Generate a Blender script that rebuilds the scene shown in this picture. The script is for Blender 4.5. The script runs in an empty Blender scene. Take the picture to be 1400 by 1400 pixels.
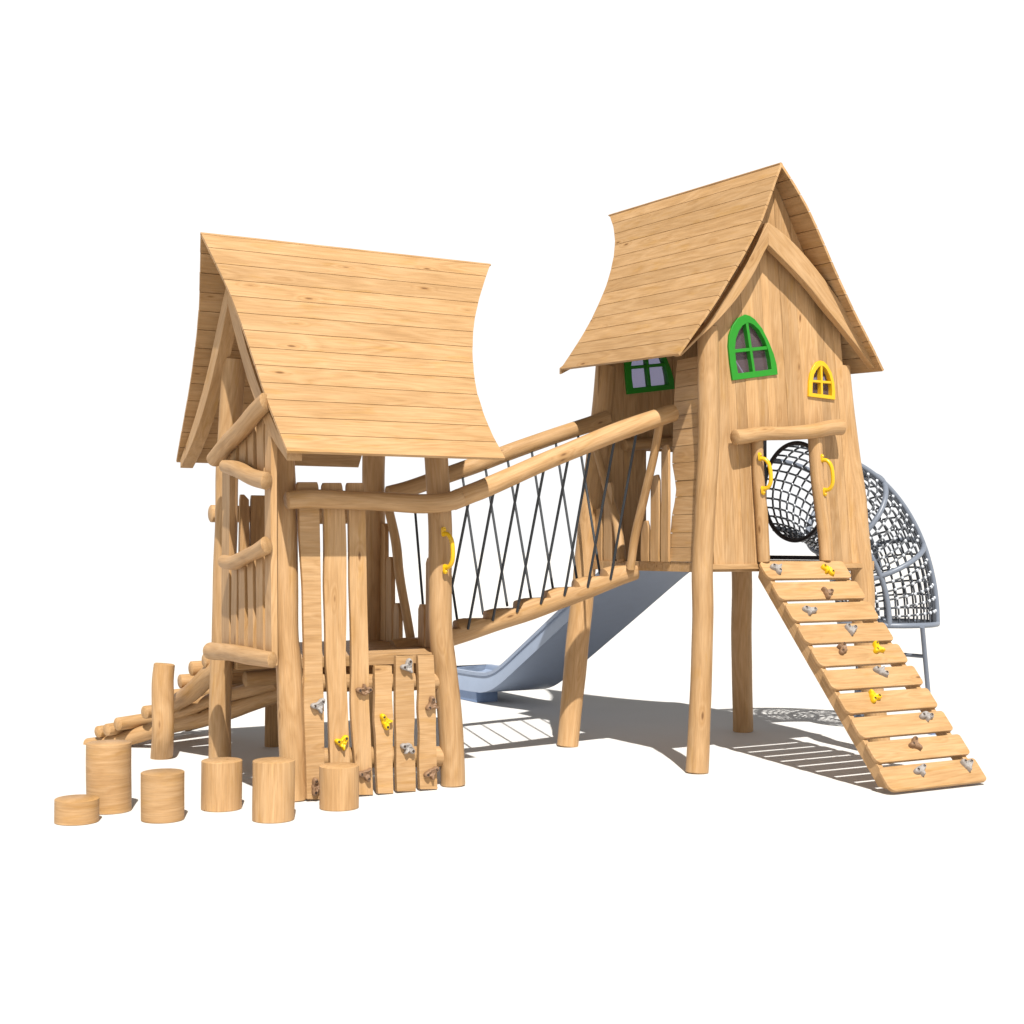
import bpy, bmesh, math, random
from mathutils import Vector, Matrix
random.seed(7)
scene = bpy.context.scene
COL = scene.collection

# ------------------------------------------------------------------ camera model (used to turn measured points into real positions)
F_PX, HOR, HC = 1900.0, 745.0, 2.2
ANG = math.radians(28.5)
CA, SA = math.cos(ANG), math.sin(ANG)
def _ray(x, y):
    a = (x - 700) / F_PX
    return Vector((CA * a + SA, -SA * a + CA, -(y - HOR) / F_PX))
CAM = Vector((0, 0, HC))
def onV(x, y, V):
    r = _ray(x, y); return CAM + r * (V / r.y)
def onU(x, y, U):
    r = _ray(x, y); return CAM + r * (U / r.x)
def onZ(x, y, z=0.0):
    r = _ray(x, y); return CAM + r * ((z - HC) / r.z)

# ------------------------------------------------------------------ materials
def new_mat(name):
    m = bpy.data.materials.new(name); m.use_nodes = True
    nt = m.node_tree; nt.nodes.clear()
    out = nt.nodes.new('ShaderNodeOutputMaterial')
    b = nt.nodes.new('ShaderNodeBsdfPrincipled')
    nt.links.new(b.outputs[0], out.inputs[0])
    return m, nt, b

def simple(name, col, rough=.5, metal=0., var=.06, scale=30., bump=.0, spec=.4):
    m, nt, b = new_mat(name)
    N, L = nt.nodes, nt.links
    tc = N.new('ShaderNodeTexCoord')
    no = N.new('ShaderNodeTexNoise'); no.inputs['Scale'].default_value = scale; no.inputs['Detail'].default_value = 4
    L.new(tc.outputs['Object'], no.inputs['Vector'])
    mr = N.new('ShaderNodeMapRange'); mr.inputs[1].default_value = .3; mr.inputs[2].default_value = .7
    mr.inputs[3].default_value = 1 - var; mr.inputs[4].default_value = 1 + var
    L.new(no.outputs[0], mr.inputs[0])
    mx = N.new('ShaderNodeMix'); mx.data_type = 'RGBA'; mx.blend_type = 'MULTIPLY'; mx.inputs[0].default_value = 1
    mx.inputs[6].default_value = (*col, 1)
    L.new(mr.outputs[0], mx.inputs[7])
    L.new(mx.outputs[2], b.inputs['Base Color'])
    b.inputs['Roughness'].default_value = rough
    b.inputs['Metallic'].default_value = metal
    b.inputs['Specular IOR Level'].default_value = spec
    if bump:
        bp = N.new('ShaderNodeBump'); bp.inputs['Strength'].default_value = bump; bp.inputs['Distance'].default_value = .004
        L.new(no.outputs[0], bp.inputs['Height']); L.new(bp.outputs[0], b.inputs['Normal'])
    return m

def wood_mat(name, light, mid, dark, knotc):
    m, nt, b = new_mat(name)
    N, L = nt.nodes, nt.links
    at = N.new('ShaderNodeAttribute'); at.attribute_name = 'grain'
    ti = N.new('ShaderNodeAttribute'); ti.attribute_name = 'tint'
    def mapping(src, s):
        v = N.new('ShaderNodeVectorMath'); v.operation = 'MULTIPLY'; v.inputs[1].default_value = s
        L.new(src, v.inputs[0]); return v.outputs[0]
    def noise(vec, scale, det, dist=0., rough=.55):
        n = N.new('ShaderNodeTexNoise'); n.inputs['Scale'].default_value = scale; n.inputs['Detail'].default_value = det
        n.inputs['Distortion'].default_value = dist; n.inputs['Roughness'].default_value = rough
        L.new(vec, n.inputs['Vector']); return n
    def rng(x, a, b_, c, d):
        r = N.new('ShaderNodeMapRange'); r.inputs[1].default_value = a; r.inputs[2].default_value = b_
        r.inputs[3].default_value = c; r.inputs[4].default_value = d; L.new(x, r.inputs[0]); return r.outputs[0]
    def math_(op, a, b_):
        q = N.new('ShaderNodeMath'); q.operation = op
        for i, v in enumerate((a, b_)):
            if isinstance(v, (int, float)): q.inputs[i].default_value = v
            else: L.new(v, q.inputs[i])
        return q.outputs[0]
    g = at.outputs['Vector']
    # knots: sparse voronoi cells, stretched a little along the grain
    vk = N.new('ShaderNodeTexVoronoi'); vk.inputs['Scale'].default_value = 1.0
    L.new(mapping(g, (2.3, 7.5, 7.5)), vk.inputs['Vector'])
    sepc = N.new('ShaderNodeSeparateColor'); L.new(vk.outputs['Color'], sepc.inputs[0])
    pick = rng(sepc.outputs[0], .66, .69, 0, 1)
    kd = rng(vk.outputs['Distance'], .05, .12, 1, 0)
    knot = math_('MULTIPLY', kd, pick)
    halo = math_('MULTIPLY', rng(vk.outputs['Distance'], .05, .36, 1, 0), pick)
    # cathedral figure bends round the knots
    big = noise(mapping(g, (.55, 4.2, 4.2)), 1.0, 2, .4)
    fld = math_('ADD', math_('MULTIPLY', big.outputs[0], 9.0), math_('MULTIPLY', halo, 1.6))
    saw = math_('FRACT', fld, 0)
    tri = math_('ABSOLUTE', math_('SUBTRACT', saw, .5), 0)          # 0 .. .5
    fig = rng(tri, .0, .5, 0, 1)
    streak = noise(mapping(g, (2.2, 56, 56)), 1.0, 6, .2, .68)
    fine = noise(mapping(g, (5, 120, 120)), 1.0, 4, 0, .65)
    patch = noise(mapping(g, (1.4, 3.0, 3.0)), 1.0, 3)
    f = math_('ADD', math_('MULTIPLY', fig, .32), math_('MULTIPLY', rng(streak.outputs[0], .25, .75, 0, 1), .44))
    f = math_('ADD', f, math_('MULTIPLY', rng(patch.outputs[0], .3, .7, 0, 1), .30))
    cr = N.new('ShaderNodeValToRGB')
    e = cr.color_ramp.elements
    e[0].position = .12; e[0].color = (*dark, 1); e[1].position = .88; e[1].color = (*light, 1)
    q = e.new(.5); q.color = (*mid, 1)
    L.new(f, cr.inputs[0])
    def mul(col, fac):
        x = N.new('ShaderNodeMix'); x.data_type = 'RGBA'; x.blend_type = 'MULTIPLY'; x.inputs[0].default_value = 1
        L.new(col, x.inputs[6]); L.new(fac, x.inputs[7]); return x.outputs[2]
    c = mul(cr.outputs[0], rng(fine.outputs[0], .3, .7, .86, 1.12))
    c = mul(c, rng(ti.outputs['Fac'], -.5, 1.2, .79, 1.13))
    och = noise(mapping(g, (2.2, 9, 9)), 1.0, 4, .3, .6)
    oc = N.new('ShaderNodeMix'); oc.data_type = 'RGBA'; oc.blend_type = 'MULTIPLY'
    L.new(rng(och.outputs[0], .56, .74, 0, .85), oc.inputs[0]); L.new(c, oc.inputs[6]); oc.inputs[7].default_value = (.93, .86, .62, 1)
    c = oc.outputs[2]
    x = N.new('ShaderNodeMix'); x.data_type = 'RGBA'; L.new(math_('MULTIPLY', halo, .3), x.inputs[0])
    L.new(c, x.inputs[6]); x.inputs[7].default_value = (dark[0] * .95, dark[1] * .82, dark[2] * .55, 1)
    y = N.new('ShaderNodeMix'); y.data_type = 'RGBA'; L.new(math_('MULTIPLY', knot, .8), y.inputs[0])
    L.new(x.outputs[2], y.inputs[6]); y.inputs[7].default_value = (*knotc, 1)
    L.new(y.outputs[2], b.inputs['Base Color'])
    b.inputs['Roughness'].default_value = .55
    b.inputs['Specular IOR Level'].default_value = .25
    bp = N.new('ShaderNodeBump'); bp.inputs['Strength'].default_value = .25; bp.inputs['Distance'].default_value = .003
    L.new(streak.outputs[0], bp.inputs['Height']); L.new(bp.outputs[0], b.inputs['Normal'])
    return m

WOOD = wood_mat('pale_wood', (.450, .284, .145), (.388, .233, .108), (.312, .176, .073), (.10, .040, .012))
ROPE = simple('dark_rope', (.030, .034, .040), .7, bump=.6, scale=160, var=.25)
NETROPE = simple('net_rope', (.050, .056, .068), .6, bump=.5, scale=150, var=.2)
TUBE = simple('grey_tube', (.15, .172, .215), .38, .0, .03)
BLACK = simple('black_frame', (.036, .031, .036), .5)
NODE = simple('net_knot', (.52, .55, .60), .3, .3)
SLIDE = simple('slide_plastic', (.25, .305, .412), .42, 0, .03, 8)
FOOT = simple('slide_foot', (.15, .22, .37), .5)
YEL = simple('yellow_paint', (.62, .365, .003), .32, 0, .03, 12, spec=.5)
GRN = simple('green_paint', (.011, .20, .008), .5, 0, .04, 25)
HGREY = simple('grey_resin', (.275, .255, .243), .6, 0, .18, 60, .3)
HBROWN = simple('brown_resin', (.20, .115, .063), .6, 0, .2, 60, .3)
HYEL = simple('yellow_resin', (.64, .40, .003), .42, 0, .06, 40, .15)
HOLE_SHADE = simple('bolt_hole_shade', (.035, .02, .012), .6)  # dark colour stands for the shade inside the bolt holes

def glass_mat():
    m = bpy.data.materials.new('smoky_glass'); m.use_nodes = True
    nt = m.node_tree; N, L = nt.nodes, nt.links; N.clear()
    out = N.new('ShaderNodeOutputMaterial')
    tr = N.new('ShaderNodeBsdfTransparent'); tr.inputs[0].default_value = (.56, .55, .66, 1)
    df = N.new('ShaderNodeBsdfDiffuse'); df.inputs[0].default_value = (.30, .21, .23, 1)
    gl = N.new('ShaderNodeBsdfGlossy'); gl.inputs['Roughness'].default_value = .06
    m1 = N.new('ShaderNodeMixShader'); m1.inputs[0].default_value = .22
    fr = N.new('ShaderNodeFresnel'); fr.inputs[0].default_value = 1.35
    m2 = N.new('ShaderNodeMixShader')
    L.new(tr.outputs[0], m1.inputs[1]); L.new(df.outputs[0], m1.inputs[2])
    L.new(fr.outputs[0], m2.inputs[0]); L.new(m1.outputs[0], m2.inputs[1]); L.new(gl.outputs[0], m2.inputs[2])
    L.new(m2.outputs[0], out.inputs[0])
    return m
GLASS = glass_mat()

# ------------------------------------------------------------------ mesh builder
class MB:
    def __init__(self):
        self.v, self.f, self.g, self.t, self.m = [], [], [], [], []
    def add(self, verts, faces, grain, tint, mat=0):
        b = len(self.v)
        self.v += [Vector(p) for p in verts]; self.g += grain; self.t += [tint] * len(verts)
        for fc in faces:
            self.f.append([b + i for i in fc]); self.m.append(mat)
    def build(self, name, parent, mats, bevel=0, smooth=40):
        base = Vector((0, 0, 0))
        p = parent
        while p is not None:
            base += p.location; p = p.parent
        me = bpy.data.meshes.new(name)
        me.from_pydata([v - base for v in self.v], [], self.f)
        bm = bmesh.new(); bm.from_mesh(me)
        bmesh.ops.recalc_face_normals(bm, faces=bm.faces[:])
        bm.to_mesh(me); bm.free()
        for mt in (mats if isinstance(mats, (list, tuple)) else [mats]): me.materials.append(mt)
        me.polygons.foreach_set('material_index', self.m)
        a = me.attributes.new('grain', 'FLOAT_VECTOR', 'POINT')
        a.data.foreach_set('vector', [c for q in self.g for c in q])
        a = me.attributes.new('tint', 'FLOAT', 'POINT')
        a.data.foreach_set('value', self.t)
        me.shade_smooth(); me.set_sharp_from_angle(angle=math.radians(smooth))
        o = bpy.data.objects.new(name, me); COL.objects.link(o)
        if parent is not None: o.parent = parent
        if bevel:
            md = o.modifiers.new('edge', 'BEVEL'); md.width = bevel; md.segments = 2; md.limit_method = 'ANGLE'
            md.angle_limit = math.radians(35); md.harden_normals = False
        return o

def rnd_off(): return Vector((random.uniform(0, 60), random.uniform(0, 60), random.uniform(0, 60)))
def rtint(): return random.betavariate(2.2, 2.2)

def catmull(pts, step=.06):
    pts = [Vector(p) for p in pts]
    if len(pts) < 3:
        n = max(2, int((pts[1] - pts[0]).length / step))
        return [pts[0].lerp(pts[1], i / n) for i in range(n + 1)]
    P = [pts[0] * 2 - pts[1]] + pts + [pts[-1] * 2 - pts[-2]]
    out = []
    for i in range(1, len(P) - 2):
        n = max(1, int(math.ceil((P[i + 1] - P[i]).length / step)))
        for k in range(n):
            t = k / n
            a, b, c, d = P[i - 1], P[i], P[i + 1], P[i + 2]
            out.append(.5 * ((2 * b) + (c - a) * t + (2 * a - 5 * b + 4 * c - d) * t * t + (3 * b - a - 3 * c + d) * t ** 3))
    out.append(pts[-1])
    return out

def frames(path):
    T = []
    for i in range(len(path)):
        a = path[max(0, i - 1)]; b = path[min(len(path) - 1, i + 1)]
        T.append((b - a).normalized())
    up = Vector((0, 0, 1)) if abs(T[0].z) < .8 else Vector((0, -1, 0))
    n = (up - T[0] * up.dot(T[0])).normalized()
    fr = []
    for t in T:
        n = (n - t * n.dot(t)).normalized()
        fr.append((t, n, t.cross(n)))
    return fr

def log(mb, pts, rad, seg=22, wob=.035, chamfer=.014, across=False, clip=None, slant=None, step=.06, mat=0):
    """a round timber: path through pts, radius (number or list), natural unevenness, eased ends"""
    path = catmull(pts, step)
    fr = frames(path)
    s = [0.]
    for i in range(1, len(path)): s.append(s[-1] + (path[i] - path[i - 1]).length)
    Ltot = s[-1]
    def R(x):
        if isinstance(rad, (int, float)): return rad
        q = x / Ltot * (len(rad) - 1); k = min(int(q), len(rad) - 2); return rad[k] * (1 - q + k) + rad[k + 1] * (q - k)
    ph = [random.uniform(0, 6.28) for _ in range(8)]
    def W(x, th):
        return 1 + wob * (.55 * math.sin(2.3 * x + ph[0]) + .5 * math.sin(5.1 * x + th + ph[1]) + .45 * math.sin(3.4 * x + 2 * th + ph[2])
                          + .35 * math.sin(8.3 * x - th + ph[3]))
    rings = []                                   # (position, frame, s, scale)
    rings.append((path[0], fr[0], 0, 1 - chamfer / R(0)))
    rings.append((path[0] + fr[0][0] * chamfer * .7, fr[0], chamfer * .7, 1))
    for i in range(1, len(path) - 1): rings.append((path[i], fr[i], s[i], 1))
    rings.append((path[-1] - fr[-1][0] * chamfer * .7, fr[-1], Ltot - chamfer * .7, 1))
    rings.append((path[-1], fr[-1], Ltot, 1 - chamfer / R(Ltot)))
    V, G, Fc = [], [], []
    off = rnd_off(); tw = random.uniform(0, 6.28)
    for (p, (t, n, b), x, k) in rings:
        r0 = R(x) * k
        for j in range(seg):
            th = 2 * math.pi * j / seg
            r = r0 * W(x, th)
            q = p + (n * math.cos(th) + b * math.sin(th)) * r
            if slant is not None and x > Ltot * .9: q = q - t * (q - p).dot(Vector(slant))
            V.append(q)
            if across: G.append(tuple(off + Vector((r * (n * math.cos(th) + b * math.sin(th)).dot(Vector((CA, -SA, 0))), x, .05 * r * math.sin(th)))))
            else: G.append(tuple(off + Vector((x, r * math.cos(th + tw), r * math.sin(th + tw)))))
    nr = len(rings)
    for i in range(nr - 1):
        for j in range(seg):
            a = i * seg + j; c = i * seg + (j + 1) % seg
            Fc.append((a, c, c + seg, a + seg))
    Fc.append(tuple(range(seg - 1, -1, -1)))
    Fc.append(tuple((nr - 1) * seg + j for j in range(seg)))
    if clip: V = [clip(q) for q in V]
    mb.add(V, Fc, G, rtint(), mat)

def tube(mb, pts, r, seg=8, closed=False, mat=0, step=None):
    path = [Vector(p) for p in pts] if step is None else catmull(pts, step)
    n = len(path)
    V, Fc = [], []
    if closed:
        fr = frames(path + [path[0]])[:n]
        fr[0] = frames([path[-1], path[0], path[1]])[1]
        T = [(path[(i + 1) % n] - path[i - 1]).normalized() for i in range(n)]
        ref = None
        c = sum(path, Vector()) / n
        fr = []
        for i in range(n):
            nn = (path[i] - c); nn = (nn - T[i] * nn.dot(T[i])).normalized()
            fr.append((T[i], nn, T[i].cross(nn)))
    else:
        fr = frames(path)
    for p, (t, a, b) in zip(path, fr):
        for j in range(seg):
            th = 2 * math.pi * j / seg
            V.append(p + (a * math.cos(th) + b * math.sin(th)) * r)
    for i in range(n if closed else n - 1):
        k = (i + 1) % n
        for j in range(seg):
            j2 = (j + 1) % seg
            Fc.append((i * seg + j, i * seg + j2, k * seg + j2, k * seg + j))
    if not closed:
        Fc.append(tuple(range(seg - 1, -1, -1))); Fc.append(tuple((n - 1) * seg + j for j in range(seg)))
    mb.add(V, Fc, [tuple(v) for v in V], .5, mat)

def graincoords(V, gdir, tilt=0.):
    g = Vector(gdir).normalized()
    a = Vector((0, 0, 1)) if abs(g.z) < .8 else Vector((0, 1, 0))
    a = (a - g * a.dot(g)).normalized(); b = g.cross(a)
    off = rnd_off()
    return [tuple(off + Vector((v.dot(g), v.dot(a), v.dot(b)))) for v in V]

def prism(mb, poly, nvec, gdir, tint=None, mat=0):
    poly = [Vector(p) for p in poly]; n = Vector(nvec); k = len(poly)
    V = poly + [p + n for p in poly]
    Fc = [tuple(range(k)), tuple(range(2 * k - 1, k - 1, -1))] + [(i, (i + 1) % k, k + (i + 1) % k, k + i) for i in range(k)]
    mb.add(V, Fc, graincoords(V, gdir), rtint() if tint is None else tint, mat)

def strip(mb, Lp, Rp, nvec, gdir, tint=None, mat=0):
    """a board between two edge lines, nvec thick"""
    k = len(Lp); V = []
    for i in range(k):
        nv = Vector(nvec[i]) if isinstance(nvec, list) else Vector(nvec)
        V += [Vector(Lp[i]), Vector(Rp[i]), Vector(Rp[i]) + nv, Vector(Lp[i]) + nv]
    Fc = []
    for i in range(k - 1):
        a = 4 * i; b = a + 4
        for j in range(4):
            j2 = (j + 1) % 4; Fc.append((a + j, a + j2, b + j2, b + j))
    Fc.append((3, 2, 1, 0)); e = 4 * (k - 1); Fc.append((e, e + 1, e + 2, e + 3))
    mb.add(V, Fc, graincoords(V, gdir), rtint() if tint is None else tint, mat)

def box(mb, lo, hi, gdir=(1, 0, 0), tint=None, mat=0):
    x0, y0, z0 = lo; x1, y1, z1 = hi
    prism(mb, [(x0, y0, z0), (x1, y0, z0), (x1, y1, z0), (x0, y1, z0)], (0, 0, z1 - z0), gdir, tint, mat)

def thing(name, label, cat, loc, group=None):
    o = bpy.data.objects.new(name, None); COL.objects.link(o); o.location = loc
    o.empty_display_size = .2
    o['label'] = label; o['category'] = cat
    if group: o['group'] = group
    return o

def part_log(name, parent, pts, rad, **k):
    m = MB(); log(m, pts, rad, **k); return m.build(name, parent, WOOD)

def smooth_rows(rows, sub=5):
    """rows (y, xl, xr) -> denser rows with smooth edges"""
    P = [Vector((r[1], r[2], r[0])) for r in rows]
    out = []
    Q = [P[0] * 2 - P[1]] + P + [P[-1] * 2 - P[-2]]
    for i in range(1, len(Q) - 2):
        for k in range(sub):
            t = k / sub; a, b, c, d = Q[i - 1], Q[i], Q[i + 1], Q[i + 2]
            out.append(.5 * ((2 * b) + (c - a) * t + (2 * a - 5 * b + 4 * c - d) * t * t + (3 * b - a - 3 * c + d) * t ** 3))
    out.append(P[-1])
    return [(v.z, v.x, v.y) for v in out]

# ------------------------------------------------------------------ climbing holds and grab handles
HOLD_CACHE = {}
def hold_mesh(kind, mat):
    key = (kind, mat.name)
    if key in HOLD_CACHE: return HOLD_CACHE[key]
    rs = random.Random(kind * 13 + 5)
    lobes = [[(0.45, .054), (2.55, .050), (4.5, .046)], [(0.1, .054), (2.9, .054), (4.3, .040)], [(0.5, .056), (2.2, .050), (4.4, .040)], [(0.0, .052), (2.6, .056), (1.3, .044)]][kind % 4]
    n = 36
    def rad(th):
        r = .036
        for a, l in lobes:
            d = (th - a + math.pi) % (2 * math.pi) - math.pi
            r = max(r, .030 + (l - .006) * math.exp(-(d / (.58 if l > .047 else .30)) ** 2))
        return r
    prof = [(1.0, 0.), (1.03, .012), (1.0, .026), (.90, .037), (.72, .042), (.48, .037), (.22, .032)]
    V, Fc = [], []
    for (k, h) in prof:
        for j in range(n):
            th = 2 * math.pi * j / n
            r = rad(th) * k
            tip = sum(math.exp(-((((th - a + math.pi) % (2 * math.pi)) - math.pi) / .5) ** 2) for a, l in lobes)
            hh = h * (1 + .35 * tip * k * k) + (.004 * math.sin(3 * th + kind) if h > .015 else 0)
            V.append(Vector((r * math.cos(th), r * math.sin(th), hh)))
    for i in range(len(prof) - 1):
        for j in range(n):
            j2 = (j + 1) % n; Fc.append((i * n + j, i * n + j2, (i + 1) * n + j2, (i + 1) * n + j))
    V.append(Vector((0, 0, .031))); c = len(V) - 1; b = (len(prof) - 1) * n
    for j in range(n): Fc.append((b + j, b + (j + 1) % n, c))
    Fc.append(tuple(range(n - 1, -1, -1)))
    mi = [0] * len(Fc)
    for (a, l) in lobes[:2]:                                        # bolt holes: a rim and a raised disc, dark like a shaded bore
        p = Vector((math.cos(a), math.sin(a), 0)) * l * .92
        for rr, h0, h1, mm in ((.0165, .03, .0515, 0), (.0125, .03, .0525, 1)):
            b0 = len(V)
            for h in (h0, h1):
                for j in range(12):
                    V.append(p + Vector((rr * math.cos(j * math.pi / 6), rr * math.sin(j * math.pi / 6), h)))
            for j in range(12):
                j2 = (j + 1) % 12; Fc.append((b0 + j, b0 + j2, b0 + 12 + j2, b0 + 12 + j)); mi.append(mm)
            Fc.append(tuple(b0 + 12 + j for j in range(12))); mi.append(mm)
    me = bpy.data.meshes.new('climbing_hold'); me.from_pydata(V, [], Fc)
    me.materials.append(mat); me.materials.append(HOLE_SHADE)
    me.polygons.foreach_set('material_index', mi)
    me.shade_smooth(); me.set_sharp_from_angle(angle=math.radians(50))
    HOLD_CACHE[key] = me
    return me
_hc = [0]
def add_hold(parent, base, pos, normal, color, rot=None, size=1.0):
    me = hold_mesh(_hc[0] % 4, {'g': HGREY, 'b': HBROWN, 'y': HYEL}[color]); _hc[0] += 1
    o = bpy.data.objects.new('climbing_hold', me); COL.objects.link(o); o.parent = parent
    z = Vector(normal).normalized(); x = Vector((1, 0, 0)); x = (x - z * x.dot(z)).normalized(); y = z.cross(x)
    M = Matrix((x, y, z)).transposed().to_4x4()
    M = M @ Matrix.Rotation(random.uniform(0, 6.28) if rot is None else rot, 4, 'Z')
    M = M @ Matrix.Scale(size, 4)
    M.translation = Vector(pos) - Vector(base)
    o.matrix_local = M
    o['label'] = {'g': 'grey', 'b': 'brown', 'y': 'yellow'}[color] + ' climbing hold with two bolt holes'
    return o

def grab_handle(parent, top, bot, out):
    """yellow bow handle between two bolted end pads; out = direction and depth of the bow"""
    m = MB(); top, bot, out = Vector(top), Vector(bot), Vector(out)
    ax = (bot - top)
    a, b = top + ax * .12, bot - ax * .12
    pts = [a, a + out * .55 + ax * .03, a + out * .92 + ax * .16, a.lerp(b, .5) + out * 1.02, b + out * .92 - ax * .16, b + out * .55 - ax * .03, b]
    tube(m, pts, .0205, 12, step=.02)
    n = out.normalized(); side = ax.normalized().cross(n)
    for p, q in ((top, a), (bot, b)):
        d = (q - p).normalized()
        poly = []
        c0, c1 = p.lerp(q, .25), q + d * .005
        for k in range(9):
            th = math.pi * (k / 8 - .5); poly.append(c0 + (-d * math.cos(th) + side * math.sin(th)) * .024)
        for k in range(9):
            th = math.pi * (k / 8 - .5); poly.append(c1 + (d * math.cos(th) - side * math.sin(th)) * .024)
        prism(m, [v - n * .01 for v in poly], n * .02, ax, .5)
        # bolt dome
        V, Fc = [], []; c = p + n * .008 - d * -.012
        for i in range(4):
            r = .015 * math.cos(i * .5); h = .016 * math.sin(i * .5)
            for j in range(10): V.append(c + (d * math.cos(j * .628) + side * math.sin(j * .628)) * r + n * h)
        for i in range(3):
            for j in range(10): Fc.append((i * 10 + j, i * 10 + (j + 1) % 10, (i + 1) * 10 + (j + 1) % 10, (i + 1) * 10 + j))
        Fc.append(tuple(30 + j for j in range(10)))
        m.add(V, Fc, [tuple(v) for v in V], .5)
    return m.build('grab_handle', parent, YEL)

# ------------------------------------------------------------------ ground, light, camera
def ground():
    m = MB(); n = 64
    V = [Vector((7, 12, 0))]; Fc = []
    for r in (30., 400.):
        for j in range(n): V.append(Vector((7 + r * math.cos(2 * math.pi * j / n), 12 + r * math.sin(2 * math.pi * j / n), 0)))
    for j in range(n):
        Fc.append((0, 1 + j, 1 + (j + 1) % n)); Fc.append((1 + j, 1 + n + j, 1 + n + (j + 1) % n, 1 + (j + 1) % n))
    m.add(V, Fc, [tuple(v) for v in V], .5)
    o = m.build('ground', None, simple('white_floor', (.60, .592, .582), .75, 0, .012, 1.5, spec=.15))
    o['kind'] = 'structure'; o['label'] = 'seamless white floor under the play equipment'
ground()

w = bpy.data.worlds.new('World'); scene.world = w; w.use_nodes = True
nt = w.node_tree; nt.nodes.clear()
tc = nt.nodes.new('ShaderNodeTexCoord'); sp = nt.nodes.new('ShaderNodeSeparateXYZ'); rp = nt.nodes.new('ShaderNodeValToRGB')
bg = nt.nodes.new('ShaderNodeBackground'); wo = nt.nodes.new('ShaderNodeOutputWorld')
nt.links.new(tc.outputs['Generated'], sp.inputs[0]); nt.links.new(sp.outputs[2], rp.inputs[0])
nt.links.new(rp.outputs[0], bg.inputs[0]); nt.links.new(bg.outputs[0], wo.inputs[0])
e = rp.color_ramp.elements
e[0].position = .385; e[0].color = (1, 1, 1, 1); e[1].position = .50; e[1].color = (.115, .108, .102, 1)
bg.inputs[1].default_value = .74

SUN_DIR = Vector((.275, .73, -1.0)).normalized()
sl = bpy.data.lights.new('sun', 'SUN'); sl.energy = 5.0; sl.angle = math.radians(.6); sl.color = (1, .965, .90)
so = bpy.data.objects.new('sun', sl); COL.objects.link(so); so.location = (2, 2, 12)
so.rotation_euler = SUN_DIR.to_track_quat('-Z', 'Y').to_euler()

cd = bpy.data.cameras.new('camera'); cam = bpy.data.objects.new('camera', cd); COL.objects.link(cam)
cam.location = CAM; cam.rotation_euler = (math.pi / 2, 0, -ANG)
cd.sensor_width = 36; cd.lens = F_PX / 1400 * 36; cd.shift_y = (HOR - 700) / 1400; cd.clip_end = 2000; cd.clip_start = .1
scene.camera = cam
scene.view_settings.view_transform = 'Standard'; scene.view_settings.look = 'None'
scene.view_settings.exposure = .52; scene.view_settings.gamma = 1; scene.view_settings.use_curve_mapping = False

# ------------------------------------------------------------------ curved plank roof
def curve_at(tab, z):
    for (za, a), (zb, b) in zip(tab, tab[1:]):
        if zb <= z <= za or (tab[-1][0] == zb and z < zb): return a + (b - a) * (za - z) / (za - zb)
    return tab[0][1]
def smoothed(tab, passes=1):
    vals = [v for _, v in tab]
    for _ in range(passes):
        vals = [vals[0]] + [(vals[i - 1] + 2 * vals[i] + vals[i + 1]) / 4 for i in range(1, len(vals) - 1)] + [vals[-1]]
    return [(z, v) for (z, _), v in zip(tab, vals)]

def roof_slope(name, parent, sgn, wtab, atab, btab, nb, place, thick=.026):
    """one roof side: boards running along the ridge; place(w, along, z) -> point"""
    zs = []                                  # equal arc length divisions
    N = 200; z0, z1 = wtab[0][0], wtab[-1][0]
    pr = [(curve_at(wtab, z0 + (z1 - z0) * i / N), z0 + (z1 - z0) * i / N) for i in range(N + 1)]
    acc = [0.]
    for a, b in zip(pr, pr[1:]): acc.append(acc[-1] + math.hypot(b[0] - a[0], b[1] - a[1]))
    def at(t):
        s = t * acc[-1]
        for i in range(N):
            if acc[i + 1] >= s - 1e-9:
                k = (s - acc[i]) / max(1e-9, acc[i + 1] - acc[i])
                return (pr[i][0] + (pr[i + 1][0] - pr[i][0]) * k, pr[i][1] + (pr[i + 1][1] - pr[i][1]) * k)
        return pr[-1]
    m = MB()
    gap = .0036 / acc[-1] * 1.0
    def P(t, e, inset=0., dz=0.):
        w_, z = at(min(1, max(0, t)))
        w2, zz2 = at(min(1, t + .01)); w1, zz1 = at(max(0, t - .01))
        nx, nz = -(zz2 - zz1), (w2 - w1); l = math.hypot(nx, nz); nx, nz = nx / l, nz / l      # outward normal in (w, z)
        a = curve_at(atab, z) + inset; b = curve_at(btab, z) - inset
        return place(sgn * (w_ - nx * dz), a if e == 0 else b, z - nz * dz)
    for i in range(nb):
        t0, t1 = i / nb + gap, (i + 1) / nb - gap
        if i == 0: t0 = 0
        if i == nb - 1: t1 = 1
        V = []
        jit = [random.uniform(-.0015, .0015) for _ in range(2)]
        rows = []
        for k in range(4):
            t = t0 + (t1 - t0) * k / 3
            rows.append([P(t, 0, jit[0], 0), P(t, 1, jit[1], 0), P(t, 1, jit[1], thick), P(t, 0, jit[0], thick)])
        V = [p for r_ in rows for p in r_]; Fc = [(3, 2, 1, 0), (12, 13, 14, 15)]
        for k in range(3):
            a = 4 * k
            for j in range(4): Fc.append((a + j, a + (j + 1) % 4, a + 4 + (j + 1) % 4, a + 4 + j))
        m.add(V, Fc, graincoords(V, V[1] - V[0]), rtint())
    # a tongue behind every joint closes the gaps
    V, Fc = [], []
    for i in range(nb + 1):
        t = i / nb
        for e in (0, 1): V += [P(t, e, .012, thick * .42), P(t, e, .012, thick * .58)]
    for i in range(nb):
        a = 4 * i; b = a + 4
        Fc += [(a, b, b + 2, a + 2), (a + 1, a + 3, b + 3, b + 1)]
    m.add(V, Fc, graincoords(V, (1, 0, 0)), .2)
    return m.build(name, parent, WOOD, smooth=12)

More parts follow.
